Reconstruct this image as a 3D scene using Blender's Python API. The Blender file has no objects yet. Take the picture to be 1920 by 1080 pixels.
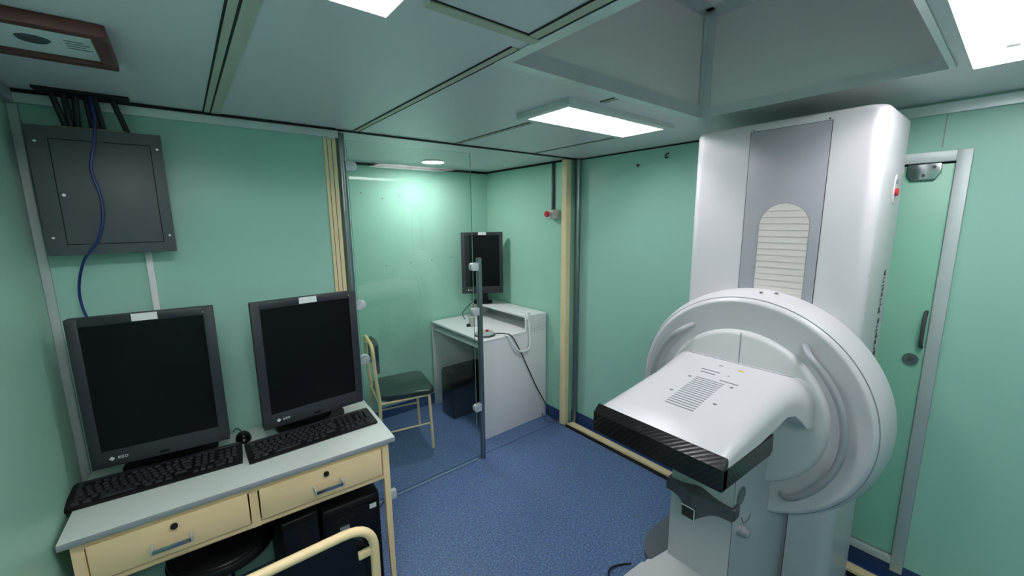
import bpy, bmesh, math, random
from mathutils import Vector, Matrix
C = bpy.context.scene.collection
PI = math.pi
R = math.radians
random.seed(4)

# ------------------------------------------------------------------ camera
cam_d = bpy.data.cameras.new('camera'); cam = bpy.data.objects.new('camera', cam_d); C.objects.link(cam)
yaw, pitch, roll = 0.6760121898, -0.1672340254, -0.0101024609
fpx = 763.34
cam_d.sensor_fit = 'HORIZONTAL'; cam_d.sensor_width = 36.0; cam_d.lens = 36.0 * fpx / 1920
cam_d.clip_start = 0.02; cam_d.clip_end = 60
_f = Vector((math.sin(yaw)*math.cos(pitch), math.cos(yaw)*math.cos(pitch), math.sin(pitch)))
_r = Vector((math.cos(yaw), -math.sin(yaw), 0)); _u = _r.cross(_f)
_r2 = _r*math.cos(roll) + _u*math.sin(roll); _u2 = -_r*math.sin(roll) + _u*math.cos(roll)
M3 = Matrix((_r2, _u2, -_f)).transposed()
cam.matrix_world = Matrix.Translation((0, 0, 1.703)) @ M3.to_4x4()
bpy.context.scene.camera = cam

# ------------------------------------------------------------------ world, exposure
w = bpy.data.worlds.new('world'); bpy.context.scene.world = w; w.use_nodes = True
w.node_tree.nodes['Background'].inputs[0].default_value = (0.5, 0.6, 0.6, 1)
w.node_tree.nodes['Background'].inputs[1].default_value = 0.02
vs = bpy.context.scene.view_settings
vs.view_transform = 'Standard'; vs.look = 'None'; vs.exposure = 0.0; vs.gamma = 1.0; vs.use_curve_mapping = False
TUBE = 64.0        # fluorescent tube emission
LED = 140.0         # round niche light emission

# ------------------------------------------------------------------ materials
def srgb(c):
    return tuple(((v/255)/12.92 if v/255 <= .04045 else ((v/255+.055)/1.055)**2.4) for v in c)
def mat(name, col, rough=.5, metal=0.0, spec=.5, noise=0.0, nscale=8.0, bump=0.0, bscale=200.0, coat=0.0, lin=False):
    m = bpy.data.materials.new(name); m.use_nodes = True
    nt = m.node_tree; b = nt.nodes['Principled BSDF']
    c = col if lin else srgb(col)
    b.inputs['Base Color'].default_value = (*c, 1)
    b.inputs['Roughness'].default_value = rough
    b.inputs['Metallic'].default_value = metal
    b.inputs['Specular IOR Level'].default_value = spec
    b.inputs['Coat Weight'].default_value = coat
    b.inputs['Coat Roughness'].default_value = .08
    tc = nt.nodes.new('ShaderNodeTexCoord')
    n = nt.nodes.new('ShaderNodeTexNoise'); n.inputs['Scale'].default_value = nscale; n.inputs['Detail'].default_value = 5
    nt.links.new(tc.outputs['Object'], n.inputs['Vector'])
    mx = nt.nodes.new('ShaderNodeMix'); mx.data_type = 'RGBA'
    mx.inputs['A'].default_value = (*[v*(1-noise) for v in c], 1)
    mx.inputs['B'].default_value = (*[min(1, v*(1+noise)) for v in c], 1)
    nt.links.new(n.outputs['Fac'], mx.inputs['Factor']); nt.links.new(mx.outputs['Result'], b.inputs['Base Color'])
    if bump:
        n2 = nt.nodes.new('ShaderNodeTexNoise'); n2.inputs['Scale'].default_value = bscale
        nt.links.new(tc.outputs['Object'], n2.inputs['Vector'])
        bp = nt.nodes.new('ShaderNodeBump'); bp.inputs['Strength'].default_value = bump; bp.inputs['Distance'].default_value = .002
        nt.links.new(n2.outputs['Fac'], bp.inputs['Height']); nt.links.new(bp.outputs['Normal'], b.inputs['Normal'])
    return m
def emit(name, col, s):
    m = bpy.data.materials.new(name); m.use_nodes = True; b = m.node_tree.nodes['Principled BSDF']
    b.inputs['Base Color'].default_value = (.9, .9, .9, 1)
    b.inputs['Emission Color'].default_value = (*col, 1); b.inputs['Emission Strength'].default_value = s
    return m
M = dict(
    wall=mat('wall_green', (161, 210, 189), .34, noise=.03, nscale=2.5, spec=.35),
    wall_back=mat('wall_green_back', (166, 216, 197), .5, noise=.03, nscale=2.5, spec=.2),
    wall_blue=mat('wall_green_blue', (159, 206, 191), .34, noise=.03, nscale=2.5, spec=.35),
    door=mat('door_green', (142, 200, 176), .36, noise=.03, nscale=3, spec=.35),
    ceil=mat('ceiling_panel', (219, 219, 221), .36, noise=.03, nscale=1.5, spec=.4),
    recess=mat('recess_panel', (234, 230, 230), .5, noise=.03, nscale=2, spec=.3),
    alu=mat('aluminium', (222, 226, 228), .34, metal=.55, noise=.1, nscale=14),
    alu_dull=mat('dull_aluminium', (186, 196, 196), .5, metal=.3, noise=.08, nscale=14),
    chrome=mat('polished_steel', (190, 194, 196), .2, metal=1, noise=.04),
    pole=mat('pole_steel', (138, 146, 150), .3, metal=.9, noise=.08, nscale=10),
    cream=mat('cream_paint', (250, 220, 172), .4, noise=.05, nscale=9),
    trimcream=mat('cream_trim', (236, 216, 172), .45, noise=.08, nscale=12),
    seamstrip=mat('seam_strip', (186, 188, 168), .45, noise=.1, nscale=12),
    dark=mat('dark_gap', (16, 18, 18), .8),
    base=mat('blue_baseboard', (34, 62, 112), .5, noise=.08),
    laminate=mat('white_laminate', (214, 222, 216), .42, noise=.03, nscale=30, bump=.05, bscale=600),
    edge=mat('grey_edge_band', (150, 156, 162), .5),
    panelwhite=mat('desk_panel_white', (232, 233, 236), .45, noise=.02),
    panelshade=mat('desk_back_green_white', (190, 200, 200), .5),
    black=mat('black_plastic', (13, 13, 14), .5, spec=.25, noise=.1, nscale=40),
    blackg=mat('black_gloss', (10, 10, 11), .25, spec=.3, noise=.05),
    bezel=mat('charcoal_bezel', (34, 36, 44), .45, noise=.05, nscale=50),
    screen=mat('dark_screen', (5, 5, 8), .32, spec=.2),
    key=mat('key_black', (26, 28, 34), .5),
    boxgrey=mat('electrical_box_grey', (72, 80, 84), .5, noise=.1, nscale=7),
    conduit=mat('dark_conduit', (26, 30, 36), .6),
    bluecable=mat('blue_cable', (26, 44, 110), .45),
    blackcable=mat('black_cable', (18, 19, 21), .5),
    greycable=mat('grey_cable', (92, 98, 102), .5),
    whitecable=mat('white_cable', (250, 250, 250), .4),
    paper=mat('paper_label', (222, 226, 226), .7),
    white=mat('enamel_white', (205, 204, 208), .33, noise=.01, spec=.45),
    white2=mat('shell_white', (180, 183, 188), .38, noise=.01, spec=.4),
    lgrey=mat('panel_grey', (146, 148, 155), .42, noise=.02),
    ringgrey=mat('ring_grey', (138, 140, 145), .42, noise=.02),
    discgrey=mat('disc_light_grey', (208, 208, 210), .4, noise=.02),
    handlegrey=mat('handle_grey', (150, 154, 159), .35),
    slatw=mat('shutter_slat', (214, 209, 204), .4),
    slatedge=mat('shutter_edge', (178, 174, 170), .5),
    darkgrey=mat('bracket_dark_grey', (66, 70, 74), .5, noise=.05),
    footgrey=mat('foot_grey', (92, 100, 106), .55, noise=.05),
    vinyl=mat('dark_green_vinyl', (28, 42, 38), .22, noise=.15, nscale=12, bump=.3, bscale=25, coat=.5),
    vinylb=mat('black_vinyl', (9, 9, 10), .3, noise=.1, bump=.3, bscale=25, coat=.1, spec=.3),
    red=mat('red_button', (190, 26, 40), .35),
    bezelwhite=mat('button_box_grey', (190, 196, 190), .5),
    wood=mat('reddish_brown_wood', (92, 46, 42), .5, noise=.2, nscale=15),
    yellow=mat('yellow_label', (214, 184, 60), .6),
    marks=mat('grey_print', (120, 128, 134), .6),
    dotdark=mat('dark_dot', (60, 64, 70), .5),
    tube=emit('fluorescent_tube', (1.0, .955, .985), TUBE),
    led=emit('round_led', (1.0, .965, .975), LED),
    pan=mat('lamp_reflector', (236, 240, 240), .45),
    troffer=mat('lamp_frame', (206, 216, 212), .45),
    tan=mat('tan_cardboard', (150, 130, 96), .8),
)
# floor: speckled blue vinyl
def floor_mat():
    m = bpy.data.materials.new('blue_speckled_vinyl'); m.use_nodes = True; nt = m.node_tree; b = nt.nodes['Principled BSDF']
    tc = nt.nodes.new('ShaderNodeTexCoord')
    n1 = nt.nodes.new('ShaderNodeTexNoise'); n1.inputs['Scale'].default_value = 95; n1.inputs['Detail'].default_value = 6; n1.inputs['Roughness'].default_value = .75
    n2 = nt.nodes.new('ShaderNodeTexVoronoi'); n2.inputs['Scale'].default_value = 130
    for n in (n1, n2): nt.links.new(tc.outputs['Object'], n.inputs['Vector'])
    r1 = nt.nodes.new('ShaderNodeValToRGB')
    e = r1.color_ramp.elements; e[0].position = .36; e[0].color = (*srgb((58, 82, 128)), 1); e[1].position = .66; e[1].color = (*srgb((140, 162, 200)), 1)
    mid = r1.color_ramp.elements.new(.5); mid.color = (*srgb((90, 116, 162)), 1)
    nt.links.new(n1.outputs['Fac'], r1.inputs['Fac'])
    mx = nt.nodes.new('ShaderNodeMix'); mx.data_type = 'RGBA'; mx.blend_type = 'MULTIPLY'; mx.inputs['Factor'].default_value = .25
    nt.links.new(r1.outputs['Color'], mx.inputs['A']); nt.links.new(n2.outputs['Color'], mx.inputs['B'])
    nt.links.new(mx.outputs['Result'], b.inputs['Base Color'])
    b.inputs['Roughness'].default_value = .42; b.inputs['Specular IOR Level'].default_value = .4
    return m
M['floor'] = floor_mat()
def carbon_mat():
    m = bpy.data.materials.new('ribbed_black_carbon'); m.use_nodes = True; nt = m.node_tree; b = nt.nodes['Principled BSDF']
    tc = nt.nodes.new('ShaderNodeTexCoord'); mp = nt.nodes.new('ShaderNodeMapping'); mp.inputs['Rotation'].default_value = (R(0), 0, 0)
    wv = nt.nodes.new('ShaderNodeTexWave'); wv.bands_direction = 'DIAGONAL'; wv.inputs['Scale'].default_value = 30; wv.inputs['Distortion'].default_value = 0
    nt.links.new(tc.outputs['Object'], mp.inputs['Vector']); nt.links.new(mp.outputs['Vector'], wv.inputs['Vector'])
    r1 = nt.nodes.new('ShaderNodeValToRGB'); r1.color_ramp.elements[0].color = (.002, .002, .0025, 1); r1.color_ramp.elements[1].color = (.011, .0105, .012, 1)
    nt.links.new(wv.outputs['Fac'], r1.inputs['Fac']); nt.links.new(r1.outputs['Color'], b.inputs['Base Color'])
    b.inputs['Roughness'].default_value = .26
    bp = nt.nodes.new('ShaderNodeBump'); bp.inputs['Strength'].default_value = .25; bp.inputs['Distance'].default_value = .001
    nt.links.new(wv.outputs['Fac'], bp.inputs['Height']); nt.links.new(bp.outputs['Normal'], b.inputs['Normal'])
    return m
M['carbon'] = carbon_mat()
def glass_mat():
    m = bpy.data.materials.new('clear_glass'); m.use_nodes = True; nt = m.node_tree; nt.nodes.clear()
    out = nt.nodes.new('ShaderNodeOutputMaterial'); mx = nt.nodes.new('ShaderNodeMixShader')
    t = nt.nodes.new('ShaderNodeBsdfTransparent'); t.inputs[0].default_value = (.955, .985, .968, 1)
    g = nt.nodes.new('ShaderNodeBsdfGlossy'); g.inputs['Roughness'].default_value = 0.0; g.inputs[0].default_value = (1, 1, 1, 1)
    lw = nt.nodes.new('ShaderNodeLayerWeight'); lw.inputs['Blend'].default_value = .5
    p = nt.nodes.new('ShaderNodeMath'); p.operation = 'POWER'; p.inputs[1].default_value = 5
    s = nt.nodes.new('ShaderNodeMath'); s.operation = 'MULTIPLY_ADD'; s.inputs[1].default_value = .95; s.inputs[2].default_value = .045
    nt.links.new(lw.outputs['Facing'], p.inputs[0]); nt.links.new(p.outputs[0], s.inputs[0]); nt.links.new(s.outputs[0], mx.inputs[0])
    nt.links.new(t.outputs[0], mx.inputs[1]); nt.links.new(g.outputs[0], mx.inputs[2]); nt.links.new(mx.outputs[0], out.inputs[0])
    return m
M['glass'] = glass_mat()
M['glass_edge'] = mat('glass_edge', (150, 178, 176), .2)

# ------------------------------------------------------------------ mesh helpers
def nb(): return bmesh.new()
def box(bm, x0, x1, y0, y1, z0, z1, bev=0, seg=2):
    r = bmesh.ops.create_cube(bm, size=1)
    vv = r['verts']
    for v in vv:
        v.co = Vector(((x0+x1)/2 + v.co.x*(x1-x0), (y0+y1)/2 + v.co.y*(y1-y0), (z0+z1)/2 + v.co.z*(z1-z0)))
    if bev:
        es = list({e for v in vv for e in v.link_edges})
        bmesh.ops.bevel(bm, geom=es, offset=bev, segments=seg, profile=.5, affect='EDGES')
    return bm
def B(*a, **k): return box(nb(), *a, **k)
def frames(pts):
    pts = [Vector(p) for p in pts]; out = []
    t0 = (pts[1]-pts[0]).normalized()
    n = t0.cross(Vector((0, 0, 1)))
    if n.length < .1: n = t0.cross(Vector((1, 0, 0)))
    n.normalize()
    for i, p in enumerate(pts):
        if i == 0: t = (pts[1]-pts[0])
        elif i == len(pts)-1: t = (pts[-1]-pts[-2])
        else: t = (pts[i+1]-pts[i]).normalized() + (pts[i]-pts[i-1]).normalized()
        t = t.normalized() if t.length > 1e-6 else t0
        n = (n - t*n.dot(t)); n.normalize(); out.append((p, n.copy(), t.cross(n)))
    return out
def tube(bm, pts, r, seg=12, cap=True):
    rings = []
    rr = r if isinstance(r, (list, tuple)) else [r]*len(pts)
    for (p, n, b), q in zip(frames(pts), rr):
        rings.append([bm.verts.new(p + (n*math.cos(2*PI*k/seg) + b*math.sin(2*PI*k/seg))*q) for k in range(seg)])
    for a, c in zip(rings, rings[1:]):
        for k in range(seg): bm.faces.new((a[k], a[(k+1) % seg], c[(k+1) % seg], c[k]))
    if cap:
        bm.faces.new(rings[0][::-1]); bm.faces.new(rings[-1])
    return bm
def cyl(bm, p0, p1, r, seg=20): return tube(bm, [p0, p1], r, seg)
def smooth_path(pts, n=8):
    P = [Vector(p) for p in pts]; P = [2*P[0]-P[1]] + P + [2*P[-1]-P[-2]]; out = []
    for i in range(1, len(P)-2):
        for k in range(n):
            t = k/n; a, b, c, d = P[i-1:i+3]
            out.append(.5*((2*b) + (c-a)*t + (2*a-5*b+4*c-d)*t*t + (3*b-a-3*c+d)*t**3))
    out.append(P[-2]); return out
def round_path(pts, r, n=6):
    P = [Vector(p) for p in pts]; out = [P[0]]
    for i in range(1, len(P)-1):
        a, b, c = P[i-1], P[i], P[i+1]; u = (a-b).normalized(); v = (c-b).normalized()
        q = min(r, (a-b).length*.49, (c-b).length*.49)
        s, e = b+u*q, b+v*q
        for k in range(n+1):
            t = k/n; out.append((1-t)**2*s + 2*t*(1-t)*b + t*t*e)
    out.append(P[-1]); return out
def lathe(bm, prof, center, axis='x', seg=72, a0=0, a1=2*PI):
    """prof: list of (r, h) ; around axis x or z through center"""
    full = abs(a1-a0-2*PI) < 1e-5; cnt = seg if full else seg+1
    rings = []
    for r, h in prof:
        ring = []
        for k in range(cnt):
            a = a0 + (a1-a0)*k/seg; c, s = math.cos(a), math.sin(a)
            if axis == 'x': co = (h, center[0]+r*c, center[1]+r*s)
            elif axis == 'y': co = (center[0]+r*c, h, center[1]+r*s)
            else: co = (center[0]+r*c, center[1]+r*s, h)
            ring.append(bm.verts.new(co))
        rings.append(ring)
    for a, b in zip(rings, rings[1:]):
        for k in range(seg):
            k2 = (k+1) % cnt if full else k+1
            bm.faces.new((a[k], a[k2], b[k2], b[k]))
    if full:
        if prof[0][0] > 1e-6: bm.faces.new(rings[0][::-1])
        if prof[-1][0] > 1e-6: bm.faces.new(rings[-1])
    bmesh.ops.remove_doubles(bm, verts=bm.verts, dist=1e-6)
    return bm
def prism(bm, poly, d0, d1, axis='z', bev=0):
    """poly: 2D points; extruded along axis from d0 to d1. axis z:(x,y) y:(x,z) x:(y,z)"""
    def co(p, d):
        return {'z': (p[0], p[1], d), 'y': (p[0], d, p[1]), 'x': (d, p[0], p[1])}[axis]
    a = [bm.verts.new(co(p, d0)) for p in poly]; b = [bm.verts.new(co(p, d1)) for p in poly]
    n = len(poly); fs = [bm.faces.new(a[::-1]), bm.faces.new(b)]
    for k in range(n): fs.append(bm.faces.new((a[k], a[(k+1) % n], b[(k+1) % n], b[k])))
    if bev:
        es = list({e for f in fs[:2] for e in f.edges})
        bmesh.ops.bevel(bm, geom=es, offset=bev, segments=3, profile=.5, affect='EDGES')
    return bm
def rrect(x0, x1, y0, y1, r, n=6, corners=(1, 1, 1, 1)):
    out = []
    for (cx, cy, a0), on in zip(((x1-r, y1-r, 0), (x0+r, y1-r, 90), (x0+r, y0+r, 180), (x1-r, y0+r, 270)), corners):
        if on:
            for k in range(n+1):
                a = R(a0+90*k/n); out.append((cx+r*math.cos(a), cy+r*math.sin(a)))
        else:
            out.append(((x1, y1), (x0, y1), (x0, y0), (x1, y0))[int(a0/90)])
    return out
def loft(bm, sections, close=True, cap=True):
    rings = [[bm.verts.new(p) for p in s] for s in sections]; n = len(rings[0])
    for a, b in zip(rings, rings[1:]):
        for k in range(n if close else n-1): bm.faces.new((a[k], a[(k+1) % n], b[(k+1) % n], b[k]))
    if cap: bm.faces.new(rings[0][::-1]); bm.faces.new(rings[-1])
    return bm
def obj(name, bm, m, parent=None, smooth=True, world=True, angle=35):
    bmesh.ops.recalc_face_normals(bm, faces=bm.faces)
    if parent is not None and world:
        bmesh.ops.translate(bm, verts=bm.verts, vec=-WL(parent))
    if smooth:
        for f in bm.faces: f.smooth = True
        th = R(angle)
        for e in bm.edges:
            if len(e.link_faces) == 2:
                if e.link_faces[0].normal.angle(e.link_faces[1].normal, 0) > th: e.smooth = False
    me = bpy.data.meshes.new(name); bm.to_mesh(me); bm.free()
    o = bpy.data.objects.new(name, me); C.objects.link(o)
    ms = m if isinstance(m, (list, tuple)) else [m]
    for q in ms: me.materials.append(M[q])
    if parent is not None: o.parent = parent
    return o
def WL(o):
    v = Vector((0, 0, 0))
    while o is not None: v += o.location; o = o.parent
    return v
def tag(o, label, cat, group=None):
    o['label'] = label; o['category'] = cat
    if group: o['group'] = group
    return o
def thing(name, label, cat, loc=(0, 0, 0), rz=0, group=None):
    o = bpy.data.objects.new(name, None); C.objects.link(o); o.empty_display_size = .1
    o.location = loc; o.rotation_euler = (0, 0, rz)
    return tag(o, label, cat, group)
def struct(name, bm, m, parent=None, smooth=False):
    o = obj(name, bm, m, parent, smooth)
    if parent is None: o['kind'] = 'structure'
    return o
def copy_tree(o, parent=None):
    c = o.copy(); C.objects.link(c)
    if parent is not None: c.parent = parent
    for ch in list(o.children): copy_tree(ch, c)
    return c
def text(name, s, size, mtx, m, parent, depth=.0006, world=True):
    cu = bpy.data.curves.new(name, 'FONT'); cu.body = s; cu.size = size; cu.extrude = depth
    cu.align_x = 'CENTER'; cu.align_y = 'CENTER'
    t = bpy.data.objects.new(name+'_tmp', cu); C.objects.link(t)
    dg = bpy.context.evaluated_depsgraph_get(); me = bpy.data.meshes.new_from_object(t.evaluated_get(dg))
    bpy.data.objects.remove(t)
    me.transform(mtx)
    if world and parent is not None: me.transform(Matrix.Translation(-WL(parent)))
    me.materials.clear(); me.materials.append(M[m])
    o = bpy.data.objects.new(name, me); C.objects.link(o); o.parent = parent
    return o
def basis(o, x, y):
    x = Vector(x).normalized(); y = Vector(y).normalized(); z = x.cross(y)
    return Matrix.Translation(o) @ Matrix((x, y, z)).transposed().to_4x4()

# ------------------------------------------------------------------ room
XL, XR, YA, YG, YN, XN, YB, HC = -.41, 2.43, 2.19, 2.25, 3.29, 2.34, -1.3, 2.15
def grid_slab(xs0, xs1, ys0, ys1, holes, z0, z1):
    xs = sorted({xs0, xs1, *[h[0] for h in holes], *[h[1] for h in holes]}); ys = sorted({ys0, ys1, *[h[2] for h in holes], *[h[3] for h in holes]})
    bm = nb()
    for i in range(len(xs)-1):
        for j in range(len(ys)-1):
            cx, cy = (xs[i]+xs[i+1])/2, (ys[j]+ys[j+1])/2
            if cx < xs0 or cx > xs1 or cy < ys0 or cy > ys1: continue
            if any(h[0] < cx < h[1] and h[2] < cy < h[3] for h in holes): continue
            box(bm, xs[i], xs[i+1], ys[j], ys[j+1], z0, z1)
    bmesh.ops.remove_doubles(bm, verts=bm.verts, dist=1e-5)
    # drop internal faces
    seen = {}
    for f in bm.faces: seen.setdefault(tuple(round(c, 5) for c in f.calc_center_median()), []).append(f)
    bmesh.ops.delete(bm, geom=[f for l in seen.values() if len(l) > 1 for f in l], context='FACES')
    return bm
struct('floor', B(XL-.1, XR+.1, YB-.1, YN+.1, -.06, 0), 'floor')
REC = (.79, 1.90, .20, .98)       # roof recess
LAMPS = [(-.29, .41, .67, .95), (1.22, 1.89, 1.16, 1.40), (1.29, 1.98, -.13, .16), (-.29, .41, -.75, -.47)]
struct('ceiling', grid_slab(XL-.1, XR+.1, YB-.1, YN+.1, [REC]+LAMPS, HC, HC+.03), 'ceil')
struct('wall_left', B(XL-.06, XL, YB-.06, YA+.0, 0, HC), 'wall')
struct('wall_front', B(XL-.06, .60, YA, YA+.05, 0, HC), 'wall_blue')
struct('wall_niche_left', B(.55, .60, YA+.05, YN+.06, 0, HC), 'wall')
bm = B(.60, XN+.06, YN, YN+.06, 0, HC)
struct('wall_back', bm, 'wall_back')
struct('wall_niche_right', B(XN, XN+.16, YG, YN, 0, HC), 'wall')
struct('wall_right', B(XR, XR+.07, YB-.06, YG, 0, HC), 'wall_blue')
struct('wall_rear', B(XL-.06, XR+.06, YB-.06, YB, 0, HC), 'wall')
# ceiling recess
x0, x1, y0, y1 = REC
bm = nb(); t = .02
box(bm, x0-t, x0, y0-t, y1+t, HC+.0305, 2.61); box(bm, x1, x1+t, y0-t, y1+t, HC+.0305, 2.61)
box(bm, x0, x1, y1, y1+t, HC+.0305, 2.61); box(bm, x0, x1, y0-t, y0, HC+.0305, 2.61); box(bm, x0-t, x1+t, y0-t, y1+t, 2.59, 2.63)
struct('ceiling_recess', bm, 'recess')
n_trim = [0]
def trim(bm, m, smooth=False):
    n_trim[0] += 1; return struct('trim_%d' % n_trim[0], bm, m, smooth=smooth)
# recess aluminium angles
a = .045; e = .003
bm = nb()
box(bm, x0-.035, x0, y0-.03, y1+.035, HC-.004, HC-.0005)             # lip along x0 on the ceiling
box(bm, x0, x0+e, y0, y1, HC-.004, HC+a)
trim(bm, 'alu')
bm = nb(); box(bm, x0-.0, x1+.03, y1, y1+.035, HC-.004, HC-.0005); box(bm, x0, x1, y1-e, y1, HC-.004, HC+a)
trim(bm, 'alu')
bm = nb(); box(bm, x1-e, x1, y0, y1, HC-.004, HC+.035); box(bm, x1, x1+.01, y0, y1, HC-.004, HC-.0005)
trim(bm, 'alu')
bm = nb(); box(bm, x0, x1, y0, y0+e, HC-.004, HC+.035); box(bm, x0, x1, y0-.012, y0, HC-.004, HC-.0005)
trim(bm, 'alu')
bm = nb(); box(bm, x1-.035, x1-e, y1-e-.002, y1-e, HC+a, 2.58); box(bm, x1-e-.002, x1-e, y1-.035, y1-e, HC+.035, 2.58)
trim(bm, 'alu')
bm = nb(); box(bm, x0, x1, y1-.004, y1, 2.555, 2.59); box(bm, x0, x1, y1-.035, y1, 2.586, 2.59)
box(bm, x1-.004, x1, y0, y1, 2.555, 2.59); box(bm, x1-.035, x1, y0, y1, 2.586, 2.59)
trim(bm, 'alu')
# ceiling seams: strip + dark lines
def seam(xc, ya, yb, wd=.022, m='seamstrip', g=.005):
    bm = B(xc-wd/2, xc+wd/2, ya, yb, HC-.0022, HC-.0003); trim(bm, m)
    bm = nb(); box(bm, xc-wd/2-g, xc-wd/2, ya, yb, HC-.0026, HC-.0002); box(bm, xc+wd/2, xc+wd/2+g, ya, yb, HC-.0026, HC-.0002); trim(bm, 'dark')
seam(.742, .90, YA-.01); seam(1.333, 1.46, YA-.01, .016); seam(1.333, 1.016, 1.09, .016); seam(1.955, 1.46, YA-.01, .016, g=.003)
seam(.735, YB, .85, .03)
seam(.135, .98, YA-.02, .018); bm = B(.150, .180, .98, YA-.03, HC-.003, HC-.0004); trim(bm, 'seamstrip')
bm = B(.45, .76, .822, .850, HC-.0045, HC-.0003); trim(bm, 'seamstrip'); bm = B(.45, .76, .816, .821, HC-.0015, HC-.0002); trim(bm, 'dark')
# ceiling joint along the old wall line
bm = B(.60, XR-.03, YA-.012, YA+.012, HC-.006, HC-.0003); trim(bm, 'dark')
bm = B(XL, .655, YA-.014, YA, HC-.042, HC-.008, bev=.002); trim(bm, 'alu')
bm = B(XL, .64, YA-.03, YA, HC-.006, HC-.0003); trim(bm, 'dark')
bm = B(XL, XL+.02, YB, YA-.014, HC-.045, HC-.0005, bev=.002); trim(bm, 'alu_dull')
bm = B(XL, XL+.026, YA-.015, YA, 0, HC-.045, bev=.003); trim(bm, 'alu_dull')
bm = B(XR-.012, XR, YB, .95, HC-.05, HC-.008, bev=.002); trim(bm, 'alu')
bm = B(XR-.008, XR, .95, YA, HC-.008, HC-.0005); trim(bm, 'dark')
bm = nb(); box(bm, .62, XN, YN-.006, YN, HC-.02, HC-.0005); box(bm, XN-.006, XN, YG, YN, HC-.016, HC-.0005); trim(bm, 'dark')
# posts at the section joint
bm = nb(); box(bm, .585, .642, YA-.008, YA+.058, 0, HC-.046, bev=.003)
trim(bm, 'trimcream')
bm = nb(); box(bm, .600, .602, YA-.009, YA-.008, 0, HC-.05); box(bm, .621, .623, YA-.009, YA-.008, 0, HC-.05); trim(bm, 'dark')
bm = B(XN-.035, XN+.02, YG-.048, YG+.008, 0, HC-.004, bev=.008); trim(bm, 'trimcream')
bm = cyl(nb(), (XR-.028, 2.172, 0), (XR-.028, 2.172, HC-.008), .021, 24); trim(bm, 'pole', True)
bm = B(XN+.02, XR, YG-.02, YG, 0, HC); trim(bm, 'wall')
# wall seams
bm = B(XR-.0015, XR, .243, .247, 1.97, HC-.05); trim(bm, 'edge')
bm = B(1.02, 1.024, YN-.0015, YN, .1, HC-.02); trim(bm, 'edge')
# baseboards
struct('baseboard_right', B(XR-.006, XR, YB, YG-.02, 0, .096), 'base')
struct('baseboard_niche_right', B(XN-.006, XN, YG, YN, 0, .096), 'base')
struct('baseboard_back', B(.60, XN-.006, YN-.006, YN, 0, .10), 'base')
struct('baseboard_niche_left', B(.60, .606, YG+.02, YN-.006, 0, .10), 'base')
# threshold: cream channel along the right wall, floor joint line
for ya, yb in ((1.612, 2.175), (.98, 1.608), (YB, .976)):
    bm = nb(); box(bm, 2.315, 2.385, ya, yb, 0, .022, bev=.003); box(bm, 2.315, 2.322, ya, yb, 0, .034); trim(bm, 'trimcream')
bm = B(2.303, 2.314, YB, 2.18, 0, .012); trim(bm, 'dark')
bm = B(2.386, 2.424, YB, 2.13, 0, .004); trim(bm, 'base')
bm = B(.62, 2.30, 2.285, 2.305, 0, .002); trim(bm, 'floor')
bm = B(.62, 2.30, 2.282, 2.285, 0, .0012); trim(bm, 'base')
bm = B(.62, 2.30, 2.305, 2.307, 0, .0012); trim(bm, 'edge')
# wall fastener marks in the niche
bm = nb()
for px, pz in ((1.0, 1.92), (1.13, 1.92), (1.30, 1.88), (1.45, 1.90), (.95, 1.30), (1.30, 1.33), (1.52, 1.34), (1.72, 1.35), (1.92, 1.36)):
    cyl(bm, (px, YN-.001, pz), (px, YN+.001, pz), .006, 8)
struct('wall_back_marks', bm, 'marks')

# door in the right wall
dy0, dy1, dz = .155, .93, 1.955
d = bpy.data.objects.new('door_1', None); C.objects.link(d); d.location = (XR, (dy0+dy1)/2, .10); d['kind'] = 'structure'
obj('door_panel', B(XR-.012, XR-.001, dy0+.04, dy1-.04, .14, dz-.045, bev=.001), 'door', d)
fw = .042
fr = nb(); box(fr, XR-.03, XR-.0005, dy0, dy0+fw, .07, dz, bev=.002); box(fr, XR-.03, XR-.0005, dy1-fw, dy1, .07, dz, bev=.002)
box(fr, XR-.03, XR-.0005, dy0+fw, dy1-fw, dz-fw, dz, bev=.002); box(fr, XR-.03, XR-.0005, dy0+fw, dy1-fw, .10, .135, bev=.002)
obj('door_frame', fr, 'alu_dull', d)
obj('door_gap', B(XR-.0125, XR-.011, dy0+fw, dy1-fw, dz-fw-.008, dz-fw), 'dark', d)
h = obj('door_handle', tube(nb(), smooth_path([(XR-.012, .212, 1.30), (XR-.04, .212, 1.285), (XR-.052, .212, 1.22), (XR-.04, .212, 1.16), (XR-.012, .212, 1.145)]), .007, 10), 'darkgrey', d)
bm = nb(); cyl(bm, (XR-.02, .238, 1.085), (XR-.010, .238, 1.085), .026, 28); lk = obj('door_lock', bm, 'chrome', d)
bm = nb(); cyl(bm, (XR-.03, .238, 1.085), (XR-.02, .238, 1.085), .009, 16); obj('keyhole_plug', bm, 'darkgrey', lk)
bm = prism(nb(), [(.235, dz-.045), (.335, dz-.045), (.335, dz-.085), (.32, dz-.11), (.25, dz-.11), (.235, dz-.085)], XR-.03, XR-.012, 'x', bev=.003)
br = obj('hinge_bracket', bm, 'chrome', d)
bm = nb()
for q in ((.255, dz-.06), (.315, dz-.06), (.285, dz-.092)): cyl(bm, (XR-.033, q[0], q[1]), (XR-.0301, q[0], q[1]), .006, 10)
obj('screw', bm, 'dotdark', br)

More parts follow.
